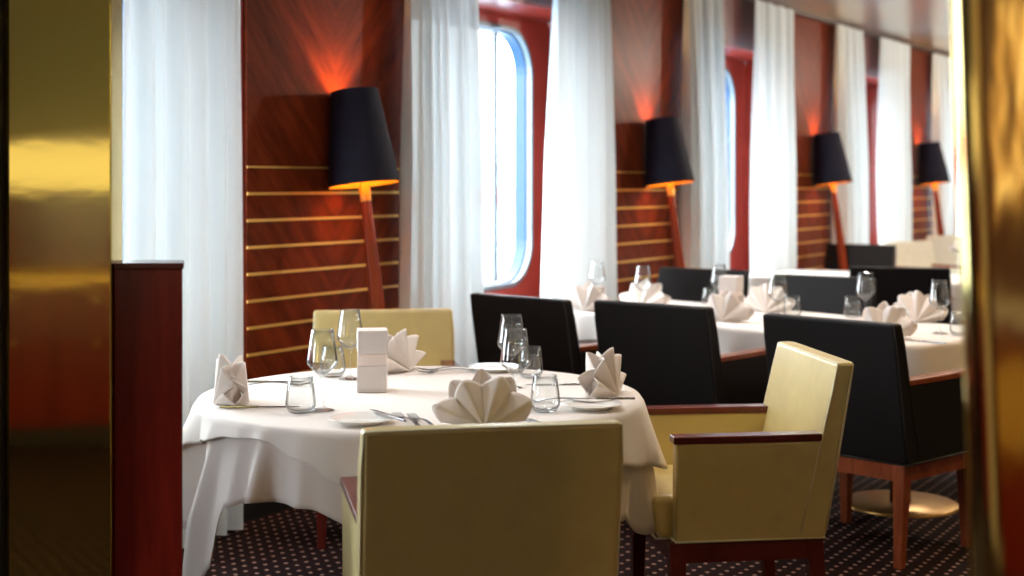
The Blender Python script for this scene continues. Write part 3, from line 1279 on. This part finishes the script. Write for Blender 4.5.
put(PLT, 0.228, 4.09, 90, 'side plate in front of the right rim napkin', 'plate', g)
put(PLT, -0.06, 4.91, 90, 'side plate at the far rim of the near table', 'plate', g)
g = 'knives on the near table'
put(KN, -0.335, 3.85, 118, 'butter knife lying across the front side plate', 'knife', g, TOP1 + 0.0165)
put(KN, -0.730, 4.10, 0, 'long knife in front of the left edge-on napkin', 'knife', g)
put(KN, -0.790, 4.62, 0, 'knife lying behind the left edge-on napkin', 'knife', g)
put(KN, 0.070, 3.80, 118, 'knife right beside the large fan napkin', 'knife', g)
put(KN, 0.095, 3.80, 118, 'second knife beside the large fan napkin, on its outer side', 'knife', g)
put(KN, 0.245, 4.15, 178, 'knife resting over the right side plate', 'knife', g, TOP1 + 0.0165)
put(KN, 0.160, 4.56, 180, 'knife behind the right tumbler on the near table', 'knife', g)
g = 'forks on the near table'
put(FK, -0.285, 3.86, 112, 'left fork of the pair beside the front side plate', 'fork', g)
put(FK, -0.243, 3.84, 112, 'right fork of the pair beside the front side plate', 'fork', g)
put(FK, -0.225, 4.86, 200, 'fork at the far rim left of the far side plate', 'fork', g)
put(FK, -0.225, 4.92, 200, 'farther fork left of the far side plate', 'fork', g)
put(FK, 0.130, 4.21, 180, 'fork behind the right side plate', 'fork', g)
put(FK, -0.740, 4.54, 0, 'fork between the left napkin and the knife behind it', 'fork', g)

# middle table
g = 'fan-folded napkins on the middle table'
put(NP, 0.385, 7.22, 62, 'fan napkin farthest left on the middle table, above the gap between two black chairs', 'napkin', g)
put(NP, 0.690, 7.42, 60, 'fan napkin on the middle table above the middle black chair', 'napkin', g)
put(NP, 1.000, 6.68, 60, 'fan napkin standing before the white cube on the middle table', 'napkin', g)
put(NP, 1.290, 7.15, 240, 'fan napkin right of the white cube on the middle table', 'napkin', g)
put(NP, 1.560, 5.98, 62, 'nearest fan napkin above the large black chair', 'napkin', g)
put(NP, 1.900, 6.65, 240, 'pointed fan napkin between the two right wine glasses of the middle table', 'napkin', g)
g = 'wine glasses on the middle table'
put(WG, 0.455, 7.60, 90, 'wine glass before the white curtain at the middle table\'s left end', 'wine glass', g)
put(WG, 0.660, 7.15, 90, 'wine glass rising above the second fan napkin of the middle table', 'wine glass', g)
put(WG, 1.060, 7.28, 90, 'wine glass beside the left face of the middle table\'s white cube', 'wine glass', g)
put(WG, 1.215, 6.50, 90, 'wine glass before the fan napkin right of the white cube', 'wine glass', g)
put(WG, 1.650, 6.64, 90, 'wine glass standing against the dark far chair at right', 'wine glass', g)
put(WG, 1.840, 6.12, 90, 'rightmost wine glass beside the brass pillar', 'wine glass', g)
g = 'tumblers on the middle table'
put(TB, 1.030, 7.40, 90, 'tumbler half hidden left of the middle table\'s white cube', 'tumbler', g)
put(TB, 1.350, 6.85, 90, 'tumbler right of the fourth fan napkin on the middle table', 'tumbler', g)
put(TB, 1.640, 6.85, 90, 'tumbler just left of the wine glass against the dark chair', 'tumbler', g)
put(TB, 1.905, 6.05, 90, 'rightmost tumbler beside the brass pillar', 'tumbler', g)
put(CU, 1.075, 6.98, 55, 'white cube lantern on the middle table', 'lantern', 'cube lanterns')
put(KN, 1.670, 5.80, 130, 'knife near the right end of the middle table', 'knife', 'cutlery on the middle table')
put(PLT, 1.27, 6.38, 90, 'side plate between the third and fourth fan napkins', 'plate', 'side plates on the middle table')
# far tables
put(NP, 4.20, 13.20, 90, 'white folded napkin on the farthest table beside the brass pillar', 'napkin', 'napkins on the farthest table')

# ------------------------------------------------------------------ brass screens, low partition (square to the entrance)


def framed(o, lat, dep):
    x, y = cw(lat, dep)
    o.location = (x, y, 0)
    o.rotation_euler = (0, 0, TH - PI / 2)
    return o


bs = framed(empty('brass_screen'), 0, 3.20)
MB().box(-1.141, -0.902, 0, 0.10, 0.0, CEIL).build('brass_sheet', M['brass_mirror'], bs, bevel=0.004, seg=2)
MB().box(-1.30, -1.1415, -0.03, 0.12, 0.0, CEIL).build('dark_post', M['dark'], bs)
tag(bs, 'tall polished brass screen at the left edge of the picture', 'brass screen')

pw = framed(empty('wooden_partition'), 0, 3.22)
MB().hexa([(-0.9015, 0, 0), (-0.746, 0, 0), (-0.775, 0.12, 0), (-0.9015, 0.12, 0)], [(-0.9015, 0, 1.205), (-0.746, 0, 1.205), (-0.775, 0.12, 1.205), (-0.9015, 0.12, 1.205)]).build('body', M['mahogany_cab'], pw, bevel=0.002, seg=2)
MB().hexa([(-0.9015, -0.005, 1.205), (-0.742, -0.005, 1.205), (-0.771, 0.125, 1.205), (-0.9015, 0.125, 1.205)], [(-0.9015, -0.005, 1.219), (-0.742, -0.005, 1.219), (-0.771, 0.125, 1.219), (-0.9015, 0.125, 1.219)]).build('cap', M['chair_wood_dark'], pw, bevel=0.003, seg=2)
tag(pw, 'low dark red wooden partition beside the left brass screen', 'partition')

bp = framed(empty('brass_pillar'), 0, 1.70)
mb = MB()
secs = []
for z, x0 in ((0.0, 0.589), (0.7, 0.566), (1.4, 0.541), (2.1, 0.516), (CEIL, 0.492)):
    L = []
    r = 0.03
    for k in range(9):
        a = math.radians(180 + 90 * k / 8)
        L.append((x0 + r + r * math.cos(a), r + r * math.sin(a), z))
    L += [(1.25, 0, z), (1.25, 0.35, z), (x0 + 0.16, 0.35, z), (x0 + 0.03, 0.10, z)]
    secs.append(L)
ring(mb, secs)
mb.build('brass_cladding', M['brass_pillar'], bp, smooth=False, angle=40)
for p in bp.children[0].data.polygons:
    p.use_smooth = False
tag(bp, 'blurred polished brass pillar filling the right edge of the picture', 'brass pillar')

# sideboard and lit niche behind the viewpoint, mirrored in the brass screen
sb = framed(empty('sideboard'), -2.45, -1.40)
MB().box(-1.4, 1.4, -0.40, 0.18, 0.10, 0.86).build('body', M['mahogany_cab'], sb)
MB().box(-1.35, 1.35, -0.36, 0.12, 0.0, 0.10).build('plinth', M['dark'], sb)
MB().box(-1.42, 1.42, -0.42, 0.20, 0.861, 0.90).build('worktop', M['brass_line'], sb, bevel=0.004, seg=2)
for k in range(6):
    x0 = -1.38 + k * 0.46
    for z0, z1 in ((0.12, 0.60), (0.62, 0.85)):
        d = MB().box(x0 + 0.006, x0 + 0.454, 0.181, 0.197, z0, z1).build('door' if z0 < 0.5 else 'drawer', M['mahogany_cab'], sb, bevel=0.003, seg=2)
        MB().lathe([(0.0005, 0), (0.014, 0.002), (0.016, 0.008), (0.008, 0.014)], 16).build('knob', M['brass_line'], d, smooth=True)
        kb = d.children[0]
        kb.rotation_euler = (-PI / 2, 0, 0)
        kb.location = (x0 + 0.23, 0.197, z1 - 0.06)
tag(sb, 'dark wooden sideboard with brass knobs, seen only mirrored in the left brass screen', 'sideboard')
ni = framed(empty('backlit_niche'), -2.45, -1.80)
MB().box(-1.4, 1.4, -0.08, -0.02, 0.90, 1.36).build('splashback', M['mahogany_cab'], ni)
MB().box(-1.4, 1.4, -0.08, -0.04, 1.36, 1.64).build('backlit_panel', emissive('backlit_panel', (1, 0.86, 0.5, 1), 1.2), ni)
MB().box(-1.4, 1.4, -0.08, 0.02, 1.64, 1.68).build('shelf', M['mahogany_cab'], ni)
tag(ni, 'backlit wall niche, a yellow band mirrored in the left brass screen', 'niche')

# counter and wall lamp added behind the viewpoint for the right brass pillar to mirror
sc_ = framed(empty('added_counter'), 2.35, -1.45)
MB().box(-1.1, 1.1, -0.38, 0.16, 0.08, 0.93).build('body', M['mahogany_cab'], sc_, bevel=0.004, seg=2)
MB().box(-1.02, 1.02, 0.161, 0.172, 0.52, 0.80).build('front_panel', M['brass_line'], sc_)
MB().box(-1.05, 1.05, -0.36, 0.10, 0.0, 0.08).build('plinth', M['dark'], sc_)
MB().box(-1.13, 1.13, -0.40, 0.19, 0.931, 1.0).build('worktop', M['box_white'], sc_, bevel=0.004, seg=2)
tag(sc_, 'added serving counter with pale top, put in for the right brass pillar to mirror', 'counter')
wl = framed(empty('added_wall_lamp'), 1.85, -1.877)  # added lamp, gives the pillar its pale mirrored streak
MB().box(-0.09, 0.09, 0.0, 0.025, 1.28, 2.10).build('back_plate', M['brass_disc'], wl, bevel=0.004, seg=2)
MB().lathe([(0.0005, 1.33), (0.025, 1.335), (0.03, 1.36), (0.03, 2.02), (0.025, 2.045), (0.0005, 2.05)], 24, 0, 0.085).build('diffuser', emissive('opal_tube', (1, 0.82, 0.5, 1), 2.2), wl, smooth=True)
MB().box(-0.02, 0.02, 0.02, 0.05, 1.40, 1.44).build('bracket', M['brass_disc'], wl)
tag(wl, 'added opal wall lamp, put in for a pale streak mirrored in the right brass pillar', 'wall lamp')

pnl = framed(MB().box(-2.4, 2.4, 0.0, 0.02, 0.10, CEIL - 0.02).build('trim_7', M['mahogany_wall']), 3.15, -1.899)  # unseen dark panelling, added to darken what the brass pillar mirrors
struct(pnl)
